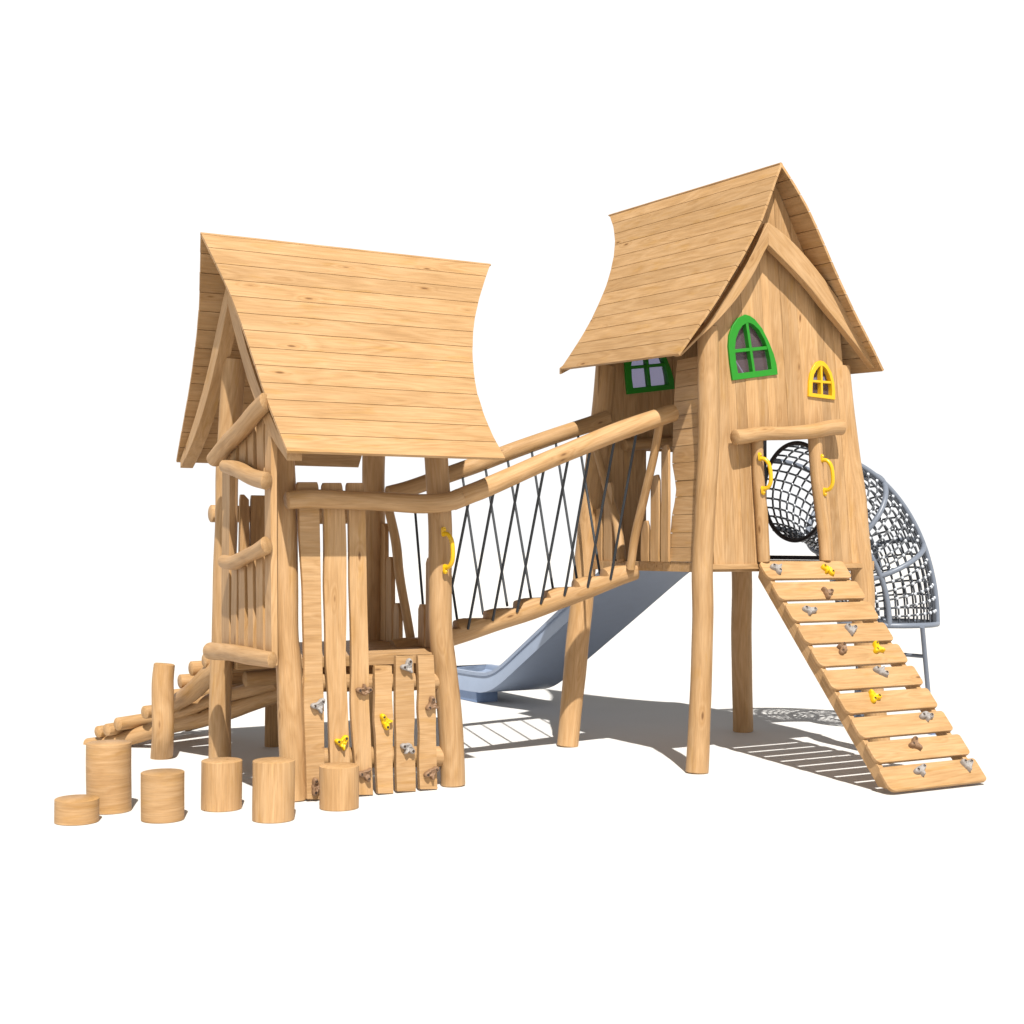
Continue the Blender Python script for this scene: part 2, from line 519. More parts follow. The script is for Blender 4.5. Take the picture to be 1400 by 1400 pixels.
# ================================================================== LOW PLAYHOUSE (left tower)
LB = Vector((4.75, 12.35, 0))
low = thing('low_playhouse', 'lower open log playhouse with steep curved plank roof and a climbing wall of upright planks', 'playhouse', LB)
def post_path(rows, V0, V1, ytop, ybase):
    pts = []
    for (x, y) in rows:
        k = (ybase - y) / (ybase - ytop); pts.append(onV(x, y, V0 + (V1 - V0) * k))
    return pts
# posts
zroofL = 3.0
F_rows = [(402, 1094), (400, 1014), (394.5, 911), (391, 870), (390, 798), (386.5, 660), (383, 560)]
R_rows = [(619, 1073), (616.5, 997), (608.5, 917), (602, 860), (602, 800), (601.5, 718), (596, 621), (592, 560)]
pF = post_path(F_rows, 11.43, 11.47, 560, 1094); pF[0].z = 0
pR = post_path(R_rows, 11.42, 11.46, 560, 1073); pR[0].z = 0
pL = post_path([(300, 1050), (301, 980), (302.5, 909), (305, 880), (308, 760), (311, 640), (314, 590), (320, 489)], 13.28, 12.75, 489, 1050); pL[0].z = 0
pB = post_path([(509, 1035), (510, 940), (511, 850), (511, 700), (511, 600), (512, 520)], 13.3, 13.2, 520, 1035); pB[0].z = 0
postF = part_log('post', low, pF, [.116, .118, .112, .112, .112])
postR = part_log('post', low, pR, [.114, .112, .105, .108, .112])
postL = part_log('post', low, pL, [.112, .11, .108, .112])
postB = part_log('post', low, pB, [.12, .12, .118])
# deck
m = MB()
for i in range(8):
    v0 = 11.44 + i * .235
    box(m, (3.98, v0 + .002, 1.13), (5.62, v0 + .231, 1.222), (1, 0, 0))
m.build('deck', low, WOOD, .004)
m = MB()
for v in (11.7, 13.0):
    m = MB(); box(m, (4.05, v, 1.0), (5.55, v + .09, 1.128), (1, 0, 0)); m.build('joist', low, WOOD, .004)
# planks of the climbing wall
VP = 11.285
plank_rows = [
    [(659, 408, 434), (668, 406.5, 436), (697, 409, 437), (740, 410, 438), (800, 414, 439), (850, 415, 440), (905, 416.5, 441), (960, 416, 443), (1000, 417, 443.5), (1050, 419, 444), (1093, 420, 445)],
    [(660, 443, 467), (669, 441, 469), (700, 443, 472), (750, 444, 474), (800, 443.5, 474), (850, 445, 474), (905, 446, 473), (950, 449, 475), (1000, 450.5, 477), (1050, 452, 479), (1090, 453, 480)],
    [(660, 476, 496), (669, 474.5, 498), (700, 477, 500), (750, 478, 501), (800, 478.5, 502), (850, 480, 503), (905, 481, 504.5), (960, 480, 505), (1000, 482, 507), (1050, 486, 509), (1087, 488, 510.5)],
    [(910, 515, 535), (914, 512.5, 536), (950, 513, 536), (985, 512, 538), (1010, 514, 537), (1050, 515, 537), (1085, 517, 538)],
    [(897, 543, 564), (900, 541.5, 565), (940, 541, 566), (980, 541, 567), (1010, 542, 566), (1050, 542, 568), (1082, 543, 568.5)],
    [(896, 572, 592), (899, 571.5, 593), (940, 573, 595), (970, 572, 596), (1000, 574, 596), (1040, 573, 597), (1079, 574.5, 598)]]
hold_by_plank = {0: [(435, 965, 'g', .5), (431, 1075, 'b', 1.6)], 1: [(467, 1016, 'y', .5)], 2: [(497, 945, 'b', .3), (499, 1058, 'b', 2.6)],
                 3: [(526, 986, 'y', 2.0)], 4: [(557, 912, 'g', .9), (557, 1021, 'g', 2.9)], 5: [(590, 963, 'b', 1.2), (589, 1056, 'b', .5)]}
for i, rows in enumerate(plank_rows):
    rr = smooth_rows(rows, 4)
    Lp = [onV(xl, y, VP) for (y, xl, xr) in rr]; Rp = [onV(xr, y, VP) for (y, xl, xr) in rr]
    for q in (Lp, Rp):
        for p in q: p.z = max(p.z, .006)
    m = MB(); strip(m, Lp, Rp, (0, .05, 0), (1, 0, 0) if i in (0, 3, 4, 5) else (0, 0, 1))
    pk = m.build('plank', low, WOOD, .005)
    pk['label'] = 'tall upright plank of the climbing wall' if i < 3 else 'short upright plank of the climbing wall'
    for (x, y, c, r) in hold_by_plank.get(i, []):
        add_hold(pk, LB, onV(x, y, VP - .001), (0, -1, 0), c, r, 1.0)
# cross logs behind the planks and the front and back rails
part_log('cross_log', low, [onV(393, 932, 11.44), onV(450, 934, 11.44), onV(530, 933, 11.45), onV(604, 931, 11.46)], .078)
part_log('cross_log', low, [onV(398, 1040, 11.44), onV(470, 1036, 11.45), onV(540, 1035, 11.46), onV(609, 1034, 11.47)], .094)
railF = part_log('rail', low, [onV(391, 684, 11.19), onV(425, 682, 11.19), onV(480, 684, 11.19), onV(530, 686, 11.19), onV(580, 688.5, 11.19), onV(614, 686, 11.2), onV(630, 680, 11.2)], [.078, .083, .08, .084, .088, .086])
part_log('rail', low, [onV(287, 702, 13.42), onV(330, 703, 13.42), onV(400, 705, 13.42), onV(470, 705, 13.42), onV(514, 704, 13.42)], .085)
# back pickets
for (x0, x1, yt) in ((327, 340, 676), (342, 364, 677)):
    a, b = onV(x0, yt, 13.22), onV(x1, yt, 13.22)
    m = MB()
    wd = b.x - a.x
    Lp = [Vector((a.x + .01, 13.2, 1.223)), Vector((a.x - .01, 13.2, 1.8)), Vector((a.x + .005, 13.2, a.z - .05)), Vector((a.x + .012, 13.2, a.z))]
    Rp = [Vector((b.x - .01, 13.2, 1.223)), Vector((b.x + .01, 13.2, 1.8)), Vector((b.x - .002, 13.2, a.z - .05)), Vector((b.x - (.05 if x1 < 341 else .006), 13.2, a.z))]
    strip(m, Lp, Rp, (0, .045, 0), (0, 0, 1)); m.build('picket', low, WOOD, .004)
# bridge-side pickets (U about 5.6)
for (v, w_, zt) in ((13.1, .17, 2.42), (12.93, .15, 2.08), (12.74, .14, 1.62), (11.97, .15, 2.08), (12.15, .14, 1.63), (11.8, .15, 2.3)):
    m = MB(); u = 5.6
    tilt = .05
    Lp = [Vector((u, v - w_ / 2, 1.223)), Vector((u, v - w_ / 2, 1.7 * .5 + zt * .3)), Vector((u, v - w_ / 2 + .005, zt - .05)), Vector((u, v - w_ / 2 + .04, zt))]
    Rp = [Vector((u, v + w_ / 2, 1.223)), Vector((u, v + w_ / 2, 1.7 * .5 + zt * .3)), Vector((u, v + w_ / 2 - .005, zt - .05)), Vector((u, v + w_ / 2 - .04, zt))]
    strip(m, Lp, Rp, (.045, 0, 0), (0, 0, 1)); m.build('picket', low, WOOD, .004)
# gable side planks (U about 3.9)
UG = 3.775
def uv_edge(x): return onU(x, 820, UG).y
_da, _db = onU(300, 621, UG), onU(361, 553, UG)
cols = [(302, 313.5), (316, 324.5), (327, 336.5), (339, 347.5), (350, 360.5), (363, 373)]
zb = 1.19
zsill = lambda v: 2.02 + (13.0 - v) / 1.5 * .17
zlint = lambda v: 3.02 - (13.0 - v) / 1.5 * .30
def zdiag(v):
    return _da.z - .03 + (_db.z - _da.z) * (_da.y - v) / (_da.y - _db.y)
for i, (xa, xb) in enumerate(cols):
    va, vb = uv_edge(xa), uv_edge(xb) + .022
    for (za, zc) in ([(zb, None)] if i in (0, 5) else [(zb, 'sill'), ('lint', None)]):
        m = MB(); u = UG + random.uniform(-.012, .012)
        def zz(q, v, top):
            if q == 'sill': return zsill(v)
            if q == 'lint': return zlint(v)
            if q is None: return zdiag(v)
            return q
        rows = 6
        Lp, Rp = [], []
        for k in range(rows + 1):
            t = k / rows
            wv = .012 * math.sin(5 * t + i)
            Lp.append(Vector((u + .0, va + wv, zz(za, va, 0) * (1 - t) + zz(zc, va, 1) * t)))
            Rp.append(Vector((u + .0, vb + wv, zz(za, vb, 0) * (1 - t) + zz(zc, vb, 1) * t)))
        strip(m, Lp, Rp, (.055, 0, 0), (0, 0, 1)); m.build('side_plank', low, WOOD, .005)
part_log('cross_beam', low, [onU(288, 890, 3.69), onU(315, 892, 3.69), onU(345, 898, 3.69), onU(373, 902, 3.71)], [.078, .074, .078, .066], slant=(.9, 0, 0))
part_log('cross_beam', low, [onU(306, 768, 3.705), onU(320, 769, 3.705), onU(340, 759, 3.705), onU(353, 753, 3.705), onU(365, 745, 3.705)], [.06, .066, .062, .072], slant=(.9, 0, 0))
part_log('cross_beam', low, [onU(309, 637, 3.705), onU(325, 642, 3.705), onU(345, 652, 3.705), onU(365, 658, 3.705)], [.066, .074, .07, .072], slant=(.9, 0, 0))
part_log('cross_beam', low, [onU(293, 628, 3.70), onU(312, 606, 3.70), onU(333, 583, 3.70), onU(350, 563, 3.70), onU(364, 549, 3.70)], [.074, .08, .078, .074], slant=(.9, 0, 0))
# log ends peeping out behind the post
grab_handle(low, onV(606.5, 722, 11.3), onV(609, 783, 11.3), (.04, -.085, 0))

# roof of the low playhouse
wtabL = smoothed([(5.02, 0.0), (4.8, .20), (4.6, .35), (4.41, .50), (4.21, .66), (4.01, .81), (3.81, .97), (3.61, 1.13), (3.42, 1.30), (3.22, 1.49), (3.02, 1.69)])
atabL = smoothed([(5.02, 3.51), (4.8, 3.56), (4.6, 3.60), (4.41, 3.64), (4.21, 3.66), (4.01, 3.68), (3.81, 3.69), (3.61, 3.70), (3.42, 3.71), (3.22, 3.72), (3.02, 3.74)])
btabL = smoothed([(5.02, 6.46), (4.8, 6.28), (4.6, 6.15), (4.41, 6.03), (4.21, 5.92), (4.01, 5.85), (3.81, 5.77), (3.61, 5.73), (3.42, 5.71), (3.22, 5.69), (3.02, 5.72)])
placeL = lambda w_, a, z: Vector((a, 12.35 + w_, z + .03 * w_ - (.008 * abs(w_))))
roofL = MB(); 
ridge = MB(); box(ridge, (3.75, 12.31, 4.80), (5.95, 12.39, 4.93), (1, 0, 0)); roofLo = ridge.build('roof', low, WOOD, .004)
roof_slope('roof_slope', roofLo, -1, wtabL, atabL, btabL, 13, placeL)
roof_slope('roof_slope', roofLo, 1, wtabL, atabL, btabL, 13, placeL)
# barge boards: curved boards under the gable edge
BARGE = [(0.0, .0, 1.35, 1.17), (.10, .0, 1.24, 1.02), (.25, 0, 1.05, .82), (.45, 0, .78, .575), (.65, 0, .555, .375), (.85, 0, .365, .21), (1.05, 0, .20, .08), (1.28, 0, .03, -.04)]
def barge(parent, place, k=1.0, kz=1.0, z0=3.0, th=None):
    for sg in (-1, 1):
        m = MB()
        Lp = [place(sg * w_ * k, z0 + zo * kz) for (w_, _, zo, zi) in BARGE]
        Rp = [place(sg * w_ * k, z0 + zi * kz) for (w_, _, zo, zi) in BARGE]
        strip(m, Lp, Rp, th, Lp[-1] - Lp[0]); m.build('barge_board', parent, WOOD, .005)
barge(roofLo, lambda w_, z: placeL(w_, 3.76, z - .03), 1.26, 1.2, 3.02, (.13, 0, 0))

# ================================================================== TALL PLAYHOUSE (right tower)
TB = Vector((9.1, 12.0, 0))
tall = thing('tall_playhouse', 'taller boarded log playhouse on high posts with green and yellow arched windows', 'playhouse', TB)
VW = 10.98
pN = post_path([(952.5, 1053), (958, 950), (960.5, 850), (960.5, 780), (963.5, 700), (969, 600), (968, 500), (968, 446)], 10.94, 10.97, 446, 1053); pN[0].z = 0
pL2 = post_path([(776, 1017), (784, 935), (794, 837), (803, 740), (814, 640), (822, 575), (828, 500)], 13.06, 12.97, 500, 1017); pL2[0].z = 0
pB2 = post_path([(1016, 998), (1014, 900), (1014, 780), (1012, 640), (1010, 520)], 13.1, 12.95, 520, 998); pB2[0].z = 0
pR2 = post_path([(1203, 1030), (1200, 1000), (1191, 930), (1181, 860), (1180, 800), (1172, 723), (1168.5, 675), (1160, 620), (1153, 560), (1147.5, 500)], 11.02, 11.08, 500, 1030); pR2[0].z = 0
part_log('post', tall, pN, [.112, .108, .1, .1, .108, .104, .1])
part_log('post', tall, pL2, [.122, .124, .124, .11])
part_log('post', tall, pB2, [.122, .118, .114])
part_log('post', tall, pR2, [.115, .12, .118, .112, .11])
# deck
m = MB()
for i in range(15):
    v0 = 11.0 + i * .14
    box(m, (8.0, v0 + .002, 1.935), (10.3, v0 + .138, 2.03), (1, 0, 0))
m.build('deck', tall, WOOD, .003)
m = MB(); box(m, (8.02, 10.955, 1.96), (10.22, 10.998, 2.012), (1, 0, 0)); m.build('fascia', tall, WOOD, .003)
# roof
UR = 8.89
wtabT = smoothed([(5.98, 0.0), (5.76, .15), (5.56, .25), (5.36, .35), (5.17, .47), (4.97, .585), (4.78, .72), (4.58, .85), (4.39, .99), (4.2, 1.14), (4.0, 1.29)])
atabT = smoothed([(5.98, 10.80), (5.76, 10.74), (5.56, 10.69), (5.36, 10.67), (5.17, 10.67), (4.97, 10.68), (4.78, 10.69), (4.58, 10.69), (4.39, 10.70), (4.2, 10.71), (4.0, 10.73)])
btabT = smoothed([(5.98, 13.95), (5.76, 13.6), (5.56, 13.43), (5.36, 13.3), (5.17, 13.18), (4.97, 13.09), (4.78, 13.02), (4.58, 12.97), (4.39, 12.93), (4.2, 12.9), (4.0, 12.9)])
placeT = lambda w_, a, z: Vector((UR + w_, a, z + .045 * (a - 10.75)))
ridge = MB(); box(ridge, (UR - .04, 10.95, 5.74), (UR + .04, 13.3, 5.88), (0, 1, 0)); roofT = ridge.build('roof', tall, WOOD, .004)
roof_slope('roof_slope', roofT, -1, wtabT, atabT, btabT, 13, placeT)
roof_slope('roof_slope', roofT, 1, wtabT, atabT, btabT, 13, placeT)
def zroof(u, drop=.05):
    d = abs(u - UR)
    for (za, a), (zb_, b) in zip(wtabT, wtabT[1:]):
        if a <= d <= b: return za + (zb_ - za) * (d - a) / (b - a) - drop
    return 4.0 - drop
# barge boards measured on the front gable
VBG = 10.80
def gp(l): return [onV(x / 2.857 + 740, y / 2.857 + 210, VBG) for x, y in l]
def resamp(pts, n):
    c = catmull(pts, .02); s = [0.]
    for a, b in zip(c, c[1:]): s.append(s[-1] + (b - a).length)
    out = []
    for i in range(n + 1):
        t = s[-1] * i / n; k = 0
        while k < len(s) - 2 and s[k + 1] < t: k += 1
        out.append(c[k].lerp(c[k + 1], (t - s[k]) / max(1e-6, s[k + 1] - s[k])))
    return out
for outer, inner in (([(886, 268), (850, 335), (800, 432), (720, 560), (640, 680), (538, 788)], [(888, 356), (868, 392), (830, 470), (770, 560), (690, 652), (610, 728), (548, 790)]),
                     ([(886, 268), (930, 298), (1000, 362), (1080, 456), (1150, 552), (1200, 628), (1270, 732), (1316, 826)], [(888, 356), (960, 428), (1040, 512), (1110, 600), (1170, 672), (1230, 747), (1300, 838)])):
    m = MB(); o_ = resamp(gp(outer), 16); i_ = resamp(gp(inner), 16)
    strip(m, o_, i_, (0, .085, 0), o_[-1] - o_[0]); m.build('barge_board', roofT, WOOD, .006)
for sg in (-1, 1):
    m = MB()
    Lp = [Vector((UR + sg * w_, 12.90, 4.08 + zo)) for (w_, _, zo, zi) in BARGE]; Rp = [Vector((UR + sg * w_, 12.90, 4.08 + zi)) for (w_, _, zo, zi) in BARGE]
    strip(m, Lp, Rp, (0, .045, 0), Lp[-1] - Lp[0]); m.build('barge_board', roofT, WOOD, .005)

# window outlines on the front wall (measured), anticlockwise
def wpts(l): return [onV(x / 7.778 + 980, y / 7.778 + 420, VW) for x, y in l]
G_out = [(155, 780), (635, 718), (622, 610), (592, 500), (540, 370), (470, 230), (390, 130), (340, 95), (290, 80), (210, 120), (155, 200), (120, 300), (112, 420), (130, 600)]
G_in = [(213, 706), (570, 662), (558, 570), (532, 455), (492, 345), (435, 245), (378, 190), (345, 173), (310, 168), (262, 198), (222, 255), (192, 335), (180, 440), (193, 590)]
G_bars = [((310, 165), (386, 692), 33), ((180, 468), (536, 432), 36)]
Y_out = [(962, 950), (1245, 985), (1246, 900), (1235, 800), (1208, 700), (1165, 620), (1125, 580), (1085, 570), (1045, 585), (1008, 640), (980, 710), (966, 800)]
Y_in = [(1003, 915), (1213, 942), (1212, 880), (1205, 800), (1185, 725), (1155, 665), (1128, 635), (1100, 625), (1072, 637), (1045, 672), (1020, 720), (1006, 800)]
Y_bars = [((1102, 622), (1108, 930), 26), ((1003, 785), (1207, 802), 26)]
def window(parent, out, inn, bars, mat, n_out, xf=lambda p: p.copy(), depth=.085, front=.022, label=None):
    """frame ring + glazing bars, pane as a sub-part; n_out = unit vector out of the wall towards the viewer's side"""
    n_out = Vector(n_out)
    O = [xf(p) for p in wpts(out)]; I = [xf(p) for p in wpts(inn)]; k = len(O)
    f = n_out * front; b = -n_out * (depth - front)
    m = MB()
    V = [p + f for p in O] + [p + f for p in I] + [p + b for p in O] + [p + b for p in I]
    Fc = []
    for i in range(k):
        j = (i + 1) % k
        Fc += [(i, j, k + j, k + i), (2 * k + i, 3 * k + i, 3 * k + j, 2 * k + j), (i, 2 * k + i, 2 * k + j, j), (k + i, k + j, 3 * k + j, 3 * k + i)]
    m.add(V, Fc, [tuple(v) for v in V], .5)
    for q, ((xa, ya), (xb, yb), wd) in enumerate(bars):
        a, c = [xf(p) for p in wpts([(xa, ya), (xb, yb)])]
        d = (c - a).normalized(); s = n_out.cross(d).normalized() * (wd / 7.778 / F_PX * 13.9 / 2)
        prism(m, [a + s, a - s, c - s, c + s] if True else [], n_out * (depth * .82), d, .5)
        for v in range(len(m.v) - 8, len(m.v)): m.v[v] += n_out * (front - .003 * (q + 1) - depth * .82)
    fo = m.build('window', parent, mat, .003)
    if label: fo['label'] = label
    m = MB(); prism(m, I, n_out * .006, (1, 0, 0), .5)
    for v in range(len(m.v)): m.v[v] -= n_out * (depth - front - .02)
    m.build('pane', fo, GLASS)
    return [(o.lerp(i, .5)) for o, i in zip(O, I)]
mid_g = window(tall, G_out, G_in, G_bars, GRN, (0, -1, 0), label='large green arched window with four panes on the front wall')
mid_y = window(tall, Y_out, Y_in, Y_bars, YEL, (0, -1, 0), label='small yellow arched window with four panes on the front wall')
bl_f = wpts([(155, 780)])[0]; bl_b = onV(856.2, 539.4, 12.92)
def to_back(p):
    q = p - bl_f; return Vector((bl_b.x + q.x * 1.12 + .07 * q.z, bl_b.y, bl_b.z + q.z * 1.04))
mid_b = window(tall, G_out, G_in, G_bars, GRN, (0, -1, 0), xf=to_back, label='large green arched window on the back wall in the shade of the roof')

def clip_half(poly, p, d, keep):
    """clip 2D polygon by the line through p with direction d; keep = +1 left, -1 right"""
    out = []
    n = len(poly)
    def sd(q): return keep * (d[0] * (q[1] - p[1]) - d[1] * (q[0] - p[0]))
    for i in range(n):
        a, b = poly[i], poly[(i + 1) % n]; sa, sb = sd(a), sd(b)
        if sa >= 0: out.append(a)
        if (sa > 0 and sb < 0) or (sa < 0 and sb > 0):
            t = sa / (sa - sb); out.append((a[0] + (b[0] - a[0]) * t, a[1] + (b[1] - a[1]) * t))
    return out
def area(poly): return .5 * sum(poly[i][0] * poly[(i + 1) % len(poly)][1] - poly[(i + 1) % len(poly)][0] * poly[i][1] for i in range(len(poly)))
def subtract(poly, hole):
    h = [(p.x, p.z) for p in hole]
    if area(h) < 0: h = h[::-1]
    pieces, rem = [], poly
    for i in range(len(h)):
        a, b = h[i], h[(i + 1) % len(h)]; d = (b[0] - a[0], b[1] - a[1])
        o_ = clip_half(rem, a, d, -1)
        if len(o_) > 2 and abs(area(o_)) > 1e-5: pieces.append(o_)
        rem = clip_half(rem, a, d, 1)
        if len(rem) < 3 or abs(area(rem)) < 1e-5: return pieces
    return pieces
def wall_board(mb, poly, V, th, holes, tint=None):
    polys = [poly]
    for h in holes: polys = [q for p_ in polys for q in subtract(p_, h)]
    off = rnd_off(); t = rtint() if tint is None else tint
    for p_ in polys:
        k = len(p_)
        Vv = [Vector((x, V, z)) for x, z in p_] + [Vector((x, V + th, z)) for x, z in p_]
        G = [tuple(off + Vector((v.z, v.x, v.y))) for v in Vv]
        Fc = [tuple(range(k)), tuple(range(2 * k - 1, k - 1, -1))] + [(i, (i + 1) % k, k + (i + 1) % k, k + i) for i in range(k)]
        mb.add(Vv, Fc, G, t)
# front wall: upright boards, leaning together towards the top
m = MB()
bl, br = onV(976, 770, VW).x, onV(1175, 770, VW).x
tl, tr = UR - .80, UR + .93
z_lo, z_hi = 1.998, 4.3
djl = (onV(1036, 770, VW).x, onV(1028, 606, VW).x); djr = (onV(1126, 768, VW).x, onV(1110, 604, VW).x); zl = onV(1070, 592, VW).z
NBD = 10
def ub(fr, z): k = (z - z_lo) / (z_hi - z_lo); return (bl + (tl - bl) * k) * (1 - fr) + (br + (tr - br) * k) * fr
cuts = [0, .07, .145, .20, .27, .355, .42, .475, .56, .61, .68, .765, .82, .88, .945, 1.0]
door_poly = [Vector((djl[0], 0, z_lo - .5)), Vector((djr[0], 0, z_lo - .5)), Vector((djr[0], 0, z_lo)), Vector((djr[1], 0, zl)), Vector((djl[1], 0, zl)), Vector((djl[0], 0, z_lo))]
for a, b in zip(cuts, cuts[1:]):
    g = .0006
    def top(fr):
        z = 4.4
        for _ in range(20): z = zroof(ub(fr, z))
        return z
    ua0, ub0 = ub(a, z_lo) + g, ub(b, z_lo) - g
    za, zb2 = top(a), top(b)
    poly = [(ua0, z_lo), (ub0, z_lo), (ub(b, zb2) - g, zb2)]
    um = (ub(a, za) + ub(b, zb2)) / 2
    if ub(a, za) < UR < ub(b, zb2): poly.append((UR, zroof(UR)))
    poly.append((ub(a, za) + g, za))
    holes = [mid_g, mid_y, door_poly]
    wall_board(m, poly, VW + random.uniform(-.003, .003), .04, holes, random.choice((-.35, -.1, .25, .5, .7, .9, 1.15, 1.2)))
# tongue strips behind the joints
for c in cuts[1:-1]:
    zt = zroof(ub(c, 5.0)) - .12 if abs(ub(c, 5) - UR) < .3 else zroof(ub(c, 4.4)) - .1
    poly = [(ub(c, z_lo) - .012, z_lo + .01), (ub(c, z_lo) + .012, z_lo + .01), (ub(c, zt) + .012, zt), (ub(c, zt) - .012, zt)]
    wall_board(m, poly, VW + .042, .01, [mid_g, mid_y, door_poly])
m.build('front_wall', tall, WOOD)
# back wall
m = MB(); VBK = 12.92
ox0, ox1, oz = 8.72, 9.70, 3.25
odoor = [Vector((ox0, 0, 1.5)), Vector((ox1, 0, 1.5)), Vector((ox1, 0, oz)), Vector((ox0, 0, oz))]
n = 12
ZB = .045 * (12.92 - 10.75)
for i in range(n):
    u0 = 8.09 + i * .165; u1 = u0 + .161
    poly = [(u0, 2.03), (u1, 2.03), (u1, zroof(u1) + ZB)]
    if u0 < UR < u1: poly.append((UR, zroof(UR) + ZB))
    poly.append((u0, zroof(u0) + ZB))
    wall_board(m, poly, VBK, .04, [odoor, mid_b])
    poly = [(u1 - .01, 2.04), (u1 + .014, 2.04), (u1 + .014, zroof(u1) - .08), (u1 - .01, zroof(u1) - .08)]
    wall_board(m, poly, VBK + .042, .008, [odoor, mid_b])
m.build('back_wall', tall, WOOD)
part_log('lintel', tall, [onV(853, 609, 12.79), onV(880, 607, 12.79), onV(930, 605, 12.79), onV(975, 603, 12.79)], .062)
# side cladding towards the bridge: short level boards with a wavy free edge
def UC(z): return 7.99 + .085 * (z - 2)
free = [(488, 925.6), (520, 923), (548, 921.5), (583, 920), (610, 919.5), (633, 919), (650, 922), (669, 924.5), (688, 922), (704, 918.6), (729, 916.6), (768, 915)]
ys = [487, 503, 526, 546, 565.5, 585, 608.6, 632, 656.6, 679, 703.6, 728.6, 748.6, 768]
def fx(y):
    for (ya, a), (yb, b) in zip(free, free[1:]):
        if y <= yb: return a + (b - a) * (y - ya) / (yb - ya)
    return free[-1][1]
m = MB()
for a, b in zip(ys, ys[1:]):
    K = 4; Lp, Rp = [], []
    ph_ = random.uniform(-.003, .003)
    for k in range(K + 1):
        y = a + (b - a) * k / K
        z = onU(935, y, 8.05).z
        z += (-.0022 if k == 0 else .0022 if k == K else 0)
        u = UC(z) + ph_
        v = onU(fx(y), y, u).y
        Lp.append(Vector((u, v, z))); Rp.append(Vector((u, 11.0, z)))
    strip(m, Lp, Rp, (.035, 0, 0), (0, 1, 0))
for y in ys[1:-1]:                           # tongues close the joints from behind
    z = onU(935, y, 8.05).z; u = UC(z) + .018; v = onU(fx(y), y, UC(z)).y - .008
    prism(m, [(u, v, z - .009), (u, 11.0, z - .009), (u, 11.0, z + .009), (u, v, z + .009)], (.012, 0, 0), (0, 1, 0), .3)
m.build('side_cladding', tall, WOOD)
# pickets of the bridge side
for (xr, xl, zt) in ((913.5, 903.5, 3.20), (900.5, 889, 2.91), (886, 876, 2.45), (836.5, 825, 2.87), (822, 812, 2.6)):
    m = MB(); u = 7.965 if xr > 860 else 8.03
    v0, v1 = onU(xr, 700, u).y, onU(xl, 700, u).y
    Lp = [Vector((u, v0, 2.031)), Vector((u, v0 + .003, 2.13)), Vector((u, v0 - .004, (2.1 + zt) / 2)), Vector((u, v0 + .003, zt - .06)), Vector((u, v0 + .03, zt))]
    Rp = [Vector((u, v1, 2.031)), Vector((u, v1 + .005, 2.13)), Vector((u, v1 - .003, (2.1 + zt) / 2)), Vector((u, v1 - .004, zt - .07)), Vector((u, v1 - .05, zt - .01))]
    strip(m, Lp, Rp, (.03, 0, 0), (0, 0, 1)); m.build('picket', tall, WOOD, .003)
# far side above and beside the tunnel mouth
m = MB()
def uF(z): return 10.10 - .19 * (z - 2.03)
for (v0, v1, za, zb_) in ((11.12, 11.42, 2.03, 3.9), (12.80, 12.9, 2.03, 3.9)):
    strip(m, [Vector((uF(za), v0, za)), Vector((uF(zb_), v0, zb_))], [Vector((uF(za), v1, za)), Vector((uF(zb_), v1, zb_))], (.03, 0, 0), (0, 0, 1))
for i in range(4):
    za = 3.42 + i * .12
    strip(m, [Vector((uF(za), 11.42, za)), Vector((uF(za + .117), 11.42, za + .117))], [Vector((uF(za), 12.92, za)), Vector((uF(za + .117), 12.92, za + .117))], (.03, 0, 0), (0, 1, 0))
m.build('far_wall', tall, WOOD, .003)
# door jambs, door head log, handles
part_log('door_jamb', tall, [onV(1044.5, 769, 10.92), onV(1043, 740, 10.92), onV(1041, 700, 10.92), onV(1037, 650, 10.92), onV(1035.5, 600, 10.92)], [.058, .062, .06, .058])
part_log('door_jamb', tall, [onV(1128.5, 767, 10.92), onV(1127, 735, 10.92), onV(1122, 690, 10.92), onV(1117, 650, 10.92), onV(1114, 598, 10.92)], [.062, .066, .068, .07])
part_log('door_head', tall, [onV(1004, 598, 10.85), onV(1018, 597, 10.85), onV(1040, 593, 10.85), onV(1075, 592, 10.85), onV(1110, 590, 10.85), onV(1135, 585, 10.85), onV(1151, 584, 10.85)], [.078, .074, .07, .072, .074, .078], wob=.05)
grab_handle(tall, onV(1038.5, 620, 10.85), onV(1043.5, 675, 10.85), (.045, -.085, 0))
grab_handle(tall, onV(1123.5, 622, 10.855), onV(1128, 677, 10.855), (.045, -.085, 0))

# ================================================================== ROPE BRIDGE
RB = Vector((6.75, 12.2, 1.5))
bridge = thing('rope_bridge', 'sloping rope bridge with a stepped log tread and two log handrails joining the two playhouses', 'bridge', RB)
nrail = [onV(618, 685, 11.20), onV(640, 676, 11.23), onV(666, 666, 11.27), onV(729, 638, 11.30), onV(792, 611, 11.31), onV(854, 587, 11.32), onV(902, 570, 11.33), onV(921, 564, 11.34)]
frail = [onV(530, 676, 13.02), onV(562, 667, 13.0), onV(618, 647, 12.96), onV(666, 630, 12.94), onV(729, 606, 12.92), onV(807, 580, 12.9), onV(832, 571, 12.88)]
part_log('handrail', bridge, nrail, [.086, .09, .088, .086, .088, .09, .088])
part_log('handrail', bridge, frail, [.085, .085, .085, .088, .088])
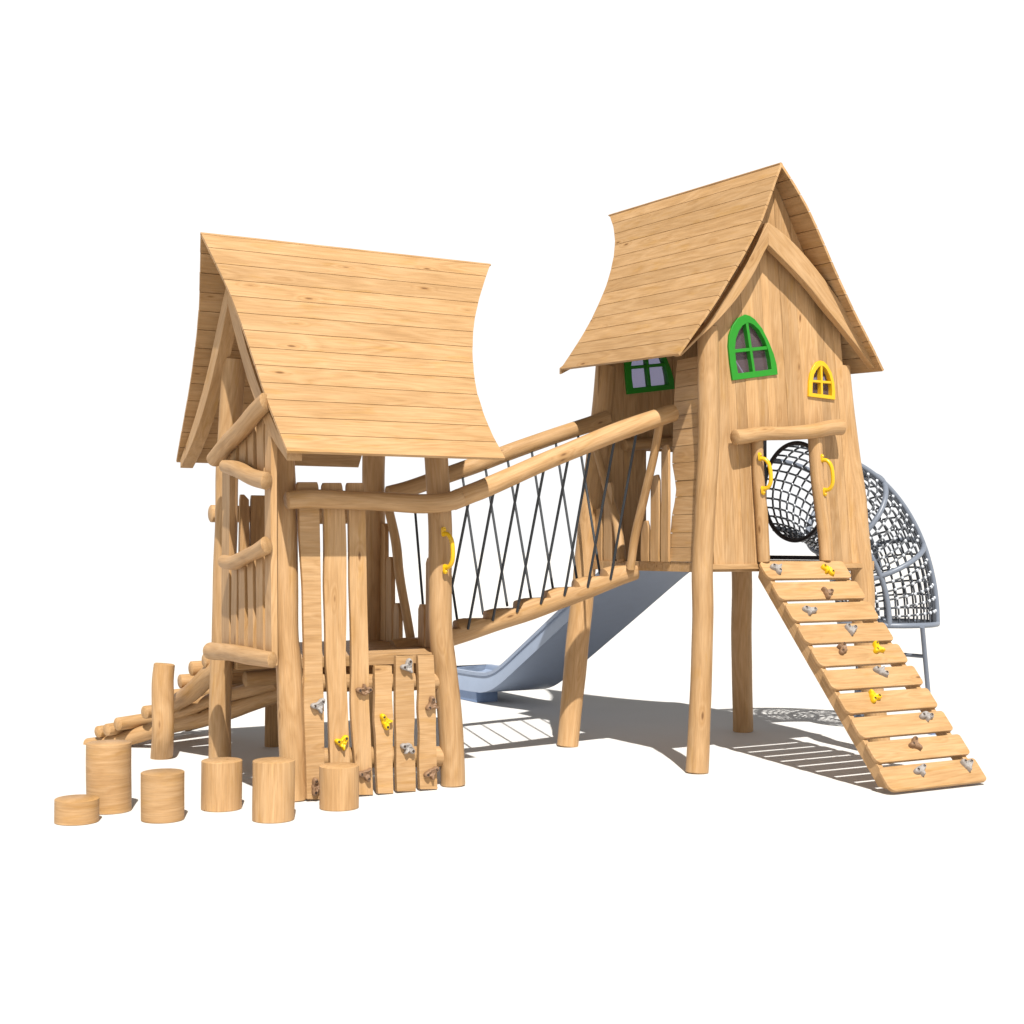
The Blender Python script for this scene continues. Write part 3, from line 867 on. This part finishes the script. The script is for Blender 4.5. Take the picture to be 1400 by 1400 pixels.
# stepped log
p0, p1 = Vector((5.42, 12.36, 1.165)), onV(866, 778, 12.12)
NS = 8; slope = (p1.z - p0.z) / (p1.x - p0.x)
def stepped_log():
    m = MB(); seg = 28; r = .118
    V, G, Fc = [], [], []
    ax = (p1 - p0); Lg = ax.length; t = ax.normalized()
    nrm = (Vector((0, 0, 1)) - t * t.z).normalized(); bi = t.cross(nrm)
    st = []
    for i in range(NS):
        a, b = i / NS, (i + 1) / NS
        for k in range(7): st.append((a + (b - a) * (k / 6 * .998 + .001), a, b))
    off = rnd_off(); ph = [random.uniform(0, 6) for _ in range(3)]
    for (f, a, b) in st:
        c = p0 + ax * f
        sag = -.03 * math.sin(math.pi * f)
        topz = (p0 + ax * b).z + .040 + sag           # tread height of this step
        for j in range(seg):
            th = 2 * math.pi * j / seg
            rr = r * (1 + .03 * math.sin(4 * f * Lg + th + ph[0]) + .02 * math.sin(9 * f * Lg + ph[1]))
            q = c + (nrm * math.cos(th) + bi * math.sin(th)) * rr + Vector((0, 0, sag))
            q.z = min(q.z, topz)
            V.append(q); G.append(tuple(off + Vector((f * Lg, rr * math.cos(th), rr * math.sin(th)))))
    n = len(st)
    for i in range(n - 1):
        for j in range(seg):
            j2 = (j + 1) % seg; Fc.append((i * seg + j, i * seg + j2, (i + 1) * seg + j2, (i + 1) * seg + j))
    Fc.append(tuple(range(seg - 1, -1, -1))); Fc.append(tuple((n - 1) * seg + j for j in range(seg)))
    m.add(V, Fc, G, .6); return m.build('stepped_log', bridge, WOOD, smooth=30)
stepped_log()
def on_path(pts, x):
    c = catmull(pts, .03)
    best = min(c, key=lambda p: abs(700 + F_PX * (CA * p.x - SA * p.y) / (SA * p.x + CA * p.y) - x)); return best
def log_at(px_, off):
    best = min((p0.lerp(p1, i / 200) + off for i in range(-20, 221)), key=lambda p: abs(700 + F_PX * (CA * p.x - SA * p.y) / (SA * p.x + CA * p.y) - px_)); return best
z5 = lambda x: x / 3.181 + 540
for xt, xb in ((325, 205), (435, 320), (545, 425), (655, 530), (755, 632), (860, 738), (960, 838), (1055, 935)):
    a = on_path(nrail, z5(xt)); b = log_at(z5(xb), Vector((0, -.118, .0)))
    m = MB(); tube(m, [a, a.lerp(b, .5), b], .0135, 8); m.build('rope', bridge, ROPE)
for xt, xb in ((80, 130), (180, 275), (285, 385), (385, 490), (488, 592), (590, 690), (695, 792), (790, 893)):
    a = on_path(frail, z5(xt)); b = log_at(z5(xb), Vector((0, .085, .05)))
    m = MB(); tube(m, [a, a.lerp(b, .5), b], .0135, 8); m.build('rope', bridge, ROPE)
part_log('strut', bridge, [onV(902, 578, 11.36), onV(893, 628, 11.5), onV(878, 691, 11.75), onV(868, 735, 11.9), onV(862, 779, 12.0)], [.040, .043, .047, .044])
part_log('strut', bridge, [onV(813, 606, 12.86), onV(829, 665, 12.7), onV(843, 712, 12.5), onV(850, 768, 12.3)], [.040, .045, .048, .05])
part_log('strut', bridge, [onV(530, 690, 12.98), onV(541, 740, 12.9), onV(546, 785, 12.78), onV(555, 837, 12.62), onV(563, 884, 12.46)], [.046, .05, .045, .046])

# ================================================================== SLIDE
SB = Vector((9.26, 13.2, 0))
slide = thing('slide', 'long blue-grey slide running down behind the tall playhouse', 'slide', SB)
def make_slide():
    m = MB(); W = .98; u0 = 8.77; H = .27
    prof = [(0, 0), (W, 0), (W, .004), (W - .085, H - .055), (W - .065, H - .045), (W - .065, H), (W - .14, H), (W - .15, H - .03), (W - .155, .20), (W - .22, .17), (.22, .17), (.155, .20), (.15, H - .03), (.14, H), (.065, H), (.065, H - .045), (.085, H - .055), (0, .004)]
    path = [Vector((0, 13.02, 1.99)), Vector((0, 13.25, 1.98)), Vector((0, 13.6, 1.84)), Vector((0, 14.65, 1.29)), Vector((0, 15.8, .69)), Vector((0, 16.5, .33)), Vector((0, 16.9, .19)), Vector((0, 17.3, .15)), Vector((0, 18.5, .14))]
    c = catmull(path, .07); k = len(prof); V, Fc = [], []
    for i, p in enumerate(c):
        t = (c[min(i + 1, len(c) - 1)] - c[max(0, i - 1)]).normalized(); nn = Vector((0, -t.z, t.y))
        for (u, h) in prof: V.append(Vector((u0 + u, 0, 0)) + Vector((0, p.y, p.z)) + nn * h)
    for i in range(len(c) - 1):
        for j in range(k):
            j2 = (j + 1) % k; Fc.append((i * k + j, i * k + j2, (i + 1) * k + j2, (i + 1) * k + j))
    for b in (0, (len(c) - 1) * k):          # end faces as quads across the channel
        for q in range(k // 2 - 0): 
            pass
        f = [b + j for j in range(k)]
        for q in range(8): Fc.append((f[q], f[q + 1], f[k - 2 - q], f[k - 1 - q])) if q + 1 < k - 2 - q else None
    m.add(V, Fc, [tuple(v) for v in V], .5)
    m.build('chute', slide, SLIDE, smooth=30)
    m = MB(); box(m, (8.80, 17.25, 0), (9.14, 18.3, .15)); m.build('foot', slide, FOOT, .01)
make_slide()

# ================================================================== CLIMBING RAMP
CB = Vector((9.25, 9.1, 0))
ramp = thing('climbing_ramp', 'sloping plank ramp with coloured climbing holds leaning up to the door of the tall playhouse', 'climbing ramp', CB)
top_c, bot_c = Vector((0, 10.93, 2.02)), Vector((0, 9.12, .012))
rax = (bot_c - top_c); rlen = rax.length; rd = rax.normalized(); rn = Vector((0, -rd.z * -1, 0)); rn = Vector((0, rd.z, -rd.y)).normalized()
if rn.z < 0: rn = -rn
def rp_(u, s, h=0.): return Vector((u, 0, 0)) + top_c + rd * s + rn * h
def uL(s): return 8.69 + (8.735 - 8.69) * s / rlen
def uR(s): return 9.775 + (9.93 - 9.775) * s / rlen
pitch = rlen / 10
holdsR = [(1062, 778, 'g'), (1131, 780, 'y'), (1130, 812, 'b'), (1106, 836, 'g'), (1163, 863, 'g'), (1152, 889, 'b'), (1199, 888, 'y'), (1203, 919, 'g'), (1193, 953, 'y'), (1264, 979, 'g'), (1250, 1019, 'b'), (1257, 1054, 'g'), (1322, 1048, 'g')]
def on_ramp(x, y):
    r = _ray(x, y); k = (top_c + rn * .036 - CAM).dot(rn) / r.dot(rn); p = CAM + r * k
    return p, (p - top_c).dot(rd)
placed = set()
for i in range(10):
    s0, s1 = i * pitch + .010, (i + 1) * pitch - (.036 if i < 9 else .012)
    ul, ur = uL(s0) + random.uniform(-.015, .015), uR(s0) + random.uniform(-.015, .015)
    poly = []; cr_ = .045
    for (cu, cs, a0) in ((ul + cr_, s0 + cr_, 180), (ur - cr_ * .7, s0 + cr_ * .7, 270), (ur - cr_, s1 - cr_, 0), (ul + cr_ * 1.5, s1 - cr_ * 1.5, 90)):
        rr_ = cr_ * (.7 if a0 == 270 else 1.5 if a0 == 90 else 1)
        for k in range(6):
            th = math.radians(a0 + 18 * k); poly.append(rp_(cu + rr_ * math.cos(th), cs + rr_ * math.sin(th)))
    # gentle waves in the long edges
    m = MB(); prism(m, poly, rn * .036, (1, .0, .0), .45 + .3 * random.random())
    pk = m.build('plank', ramp, WOOD, .006)
    for q, (x, y, c) in enumerate(holdsR):
        p, s = on_ramp(x, y)
        if q not in placed and (s < s1 + .02 or i == 9):
            add_hold(pk, CB, p - rn * .001, rn, c, None, 1.02); placed.add(q)
for u in (8.735, 9.70):
    m = MB()
    a, b = rp_(u, .02, -.09), rp_(u + (.05 if u < 9 else .14), rlen - .03, -.09)
    poly = [rp_(u, .0, -.001), rp_(u, .08, -.125), rp_(u + (.035 if u < 9 else .12), rlen - .16, -.125), rp_(u + (.035 if u < 9 else .12), rlen - .035, -.001)]
    for p in poly: p.z = max(p.z, .004)
    prism(m, poly, (.055, 0, 0), rd); m.build('stringer', ramp, WOOD, .004)

# ================================================================== NET TUNNEL
NB = Vector((11.0, 12.3, 0))
net = thing('net_tunnel', 'curved climbing tunnel of dark netting on grey steel hoops beside the tall playhouse', 'climbing tunnel', NB)
zc, A_, B_, RT, VC, U0 = 2.80, 1.40, 1.52, .545, 12.27, 10.30
def ctr(f):
    ph = f * math.pi / 2
    c = Vector((U0 + A_ * math.sin(ph), VC, zc - B_ * (1 - math.cos(ph))))
    t = Vector((A_ * math.cos(ph), 0, -B_ * math.sin(ph))).normalized()
    n = Vector((-t.z, 0, t.x))           # outer side (up / away)
    return c, t, n
def tp(f, th, r=RT):
    c, t, n = ctr(f); return c + (n * math.sin(th) + Vector((0, 1, 0)) * math.cos(th)) * r
m = MB()
NL, NH = 30, 19
for j in range(NL):
    th = 2 * math.pi * (j + .5) / NL
    tube(m, [tp(i / 36, th, RT - .012) for i in range(37)], .0122, 5)
for i in range(1, NH):
    f = i / NH
    tube(m, [tp(f, 2 * math.pi * j / 60, RT - .012) for j in range(60)], .0122, 5, closed=True)
for i in range(1, NH):
    for j in range(NL):
        p = tp(i / NH, 2 * math.pi * (j + .5) / NL, RT - .008); s_ = .022
        V = [p + Vector(d) * s_ for d in ((1, 0, 0), (-1, 0, 0), (0, 1, 0), (0, -1, 0), (0, 0, 1), (0, 0, -1))]
        V += [p + Vector((a, b, c)) * s_ * .62 for a in (-1, 1) for b in (-1, 1) for c in (-1, 1)]
        ix = lambda a, b, c: 6 + (a > 0) * 4 + (b > 0) * 2 + (c > 0)
        Fc = []
        for a in (-1, 1): 
            for b in (-1, 1):
                for k, (fa) in enumerate((lambda c, d: ix(c, a, b),)):
                    pass
        for q, mk in ((0, lambda x, y: ix(1, x, y)), (1, lambda x, y: ix(-1, x, y)), (2, lambda x, y: ix(x, 1, y)), (3, lambda x, y: ix(x, -1, y)), (4, lambda x, y: ix(x, y, 1)), (5, lambda x, y: ix(x, y, -1))):
            cy = [mk(-1, -1), mk(1, -1), mk(1, 1), mk(-1, 1)]
            for k in range(4): Fc.append((q, cy[k], cy[(k + 1) % 4]))
        m.add(V, Fc, [tuple(v) for v in V], .5, 1)
m.build('net', net, [NETROPE, NODE], smooth=60)
m = MB(); tube(m, [tp(0, 2 * math.pi * j / 72, RT + .005) for j in range(72)], .025, 10, closed=True); m.build('mouth_ring', net, BLACK)
for f in (.36, .68, 1.0):
    m = MB(); tube(m, [tp(f, 2 * math.pi * j / 72, RT + .012) for j in range(72)], .031, 12, closed=True); m.build('hoop', net, TUBE)
for th in (132, 222, 42, 312):
    m = MB(); tube(m, [tp(i / 40, math.radians(th), RT + .012) for i in range(41)], .0315, 12); m.build('spine_tube', net, TUBE)
m = MB()
fv0, fv1, fz0, fz1 = VC - .62, VC + .50, 2.035, 3.50
for lo, hi in (((10.19, fv0, fz0), (10.27, fv0 + .06, fz1)), ((10.21, fv1 - .05, fz0), (10.26, fv1, fz1)), ((10.21, fv0 + .05, fz0), (10.26, fv1 - .05, fz0 + .045)), ((10.21, fv0 + .05, fz1 - .045), (10.26, fv1 - .05, fz1))):
    box(m, lo, hi)
m.build('mouth_frame', net, BLACK, .004)
# ladder under the tunnel
la0, la1 = Vector((11.84, 11.86, 0)), Vector((11.95, 11.86, 1.27))
legs = []
for (g0, g1) in ((onZ(1274, 1002, .012), onZ(1261, 857, 1.275)), (onZ(1169, 989, .012), onZ(1176, 851, 1.27))):
    a, b = g0, g1; ub_, vb = a.x, a.y
    m = MB(); tube(m, [a, b], .0275, 12); m.build('leg', net, TUBE); legs.append((a, b))
    m = MB(); box(m, (ub_ - .07, vb - .07, 0), (ub_ + .07, vb + .07, .012)); m.build('foot_plate', net, FOOT, .003)
for z in (.10, .42, .93):
    k = z / 1.28; a = legs[0][0].lerp(legs[0][1], k); b = legs[1][0].lerp(legs[1][1], k)
    m = MB(); tube(m, [a, b], .0225, 10); m.build('rung', net, TUBE)

# ================================================================== LOG RAMP behind the low playhouse
GB = Vector((4.0, 14.6, 0))
lr = thing('log_ramp', 'uneven ramp of short round logs on long poles rising to the low playhouse from behind', 'log ramp', GB)
def rl(name, pts, r, **k): return part_log(name, lr, pts, r, **k)
st_a = [onV(119, 1018, 15.75), onV(160, 1013, 15.4), onV(208, 999, 15.05), onV(240, 990, 14.8), onV(280, 981, 14.4), onV(317, 970, 14.05), onV(366, 954, 13.6), onV(392, 945, 13.35)]
rl('stringer', st_a, [.07, .085, .09, .09, .085])
st_b = [Vector((4.42, 16.15, .09)), Vector((4.75, 15.3, .35)), Vector((5.05, 14.3, .68)), Vector((5.25, 13.4, .98))]
rl('stringer', st_b, [.085, .1, .1, .09])
rl('stringer', [onV(233, 966, 14.62), onV(262, 946, 14.1), onV(292, 918, 13.55), onV(312, 905, 13.3)], [.085, .098, .1, .09])
rl('stringer', [onV(235, 978, 14.85), onV(262, 968, 14.5), onV(286, 958, 14.25), onV(317, 949, 13.95), onV(350, 941, 13.6), onV(380, 934, 13.4)], [.066, .07, .068, .07])
rl('cross_log', [onV(334, 929, 13.2), onV(365, 926, 13.2), onV(410, 920, 13.2)], [.078, .084, .08])
# step logs: cut ends show on the near side, the bodies lie across the poles
for (x, y, V, r, du, dv) in ((133, 1001, 15.50, .064, 1.25, .55), (145, 998, 15.32, .068, 1.25, .55), (160, 990, 15.15, .072, 1.25, .55), (197, 974, 14.9, .070, 1.3, .5),
                             (219, 964, 14.75, .066, 1.3, .45), (245, 932, 14.30, .071, 1.45, .1), (260, 914, 13.92, .073, 1.45, .08), (278, 903, 13.55, .07, 1.45, .05), (228, 952, 14.6, .066, 1.4, .3)):
    a = onV(x, y, V); rl('step_log', [a, a + Vector((du * .5, dv * .5, .012)), a + Vector((du, dv, 0))], [r, r * 1.05, r], step=.12)
pa = [onZ(221, 1036, 0), onV(223, 1000, 14.15), onV(223, 960, 14.15), onV(222.5, 930, 14.15), onV(224.5, 907, 14.15)]; pa[0].z = 0
rl('post', pa, [.118, .112, .112, .104])
pb = [onZ(372, 1020, 0), onV(373, 980, 14.45), onV(373, 945, 14.45), onV(374, 918, 14.45)]; pb[0].z = 0
rl('post', pb, .085)

# ================================================================== STUMPS
stumps = [(75, 135, 1091, 1128, True, 'low disc-like wooden stump, the shortest of the row, beside the tallest stump', 'h'),
          (119, 179, 1015, 1113, True, 'tallest wooden stump with slightly bulging sides, behind the disc-like one', 'h'),
          (193, 252, 1055, 1125, True, 'medium wooden stump with level grain in front of the round post of the log ramp', 'h'),
          (275, 331, 1039, 1110, False, 'medium wooden stump with upright grain in front of the gable side post', 'v'),
          (345, 403, 1039, 1125, False, 'tall wooden stump overlapping the front corner post of the low playhouse', 'v'),
          (436, 491, 1046, 1109, False, 'wooden stump standing close before the planks of the climbing wall', 'v')]
for (x0, x1, yt, yb, across, lab, gk) in stumps:
    c = onZ((x0 + x1) / 2, yb - 4.5, 0); d = SA * c.x + CA * c.y
    r = (x1 - x0) / 2 / F_PX * d
    h = HC - (yt - HOR) / F_PX * d
    m = MB()
    lean = random.uniform(-.01, .01)
    log(m, [c, c + Vector((0, 0, h))], r * .985, seg=40, wob=.018, chamfer=.007, across=across, step=.02)
    o = m.build('wooden_stump', None, WOOD, smooth=45)
    o.data.transform(Matrix.Translation(-c)); o.location = c
    o['label'] = lab; o['category'] = 'stump'; o['group'] = 'log stepping stumps in front of the low playhouse'
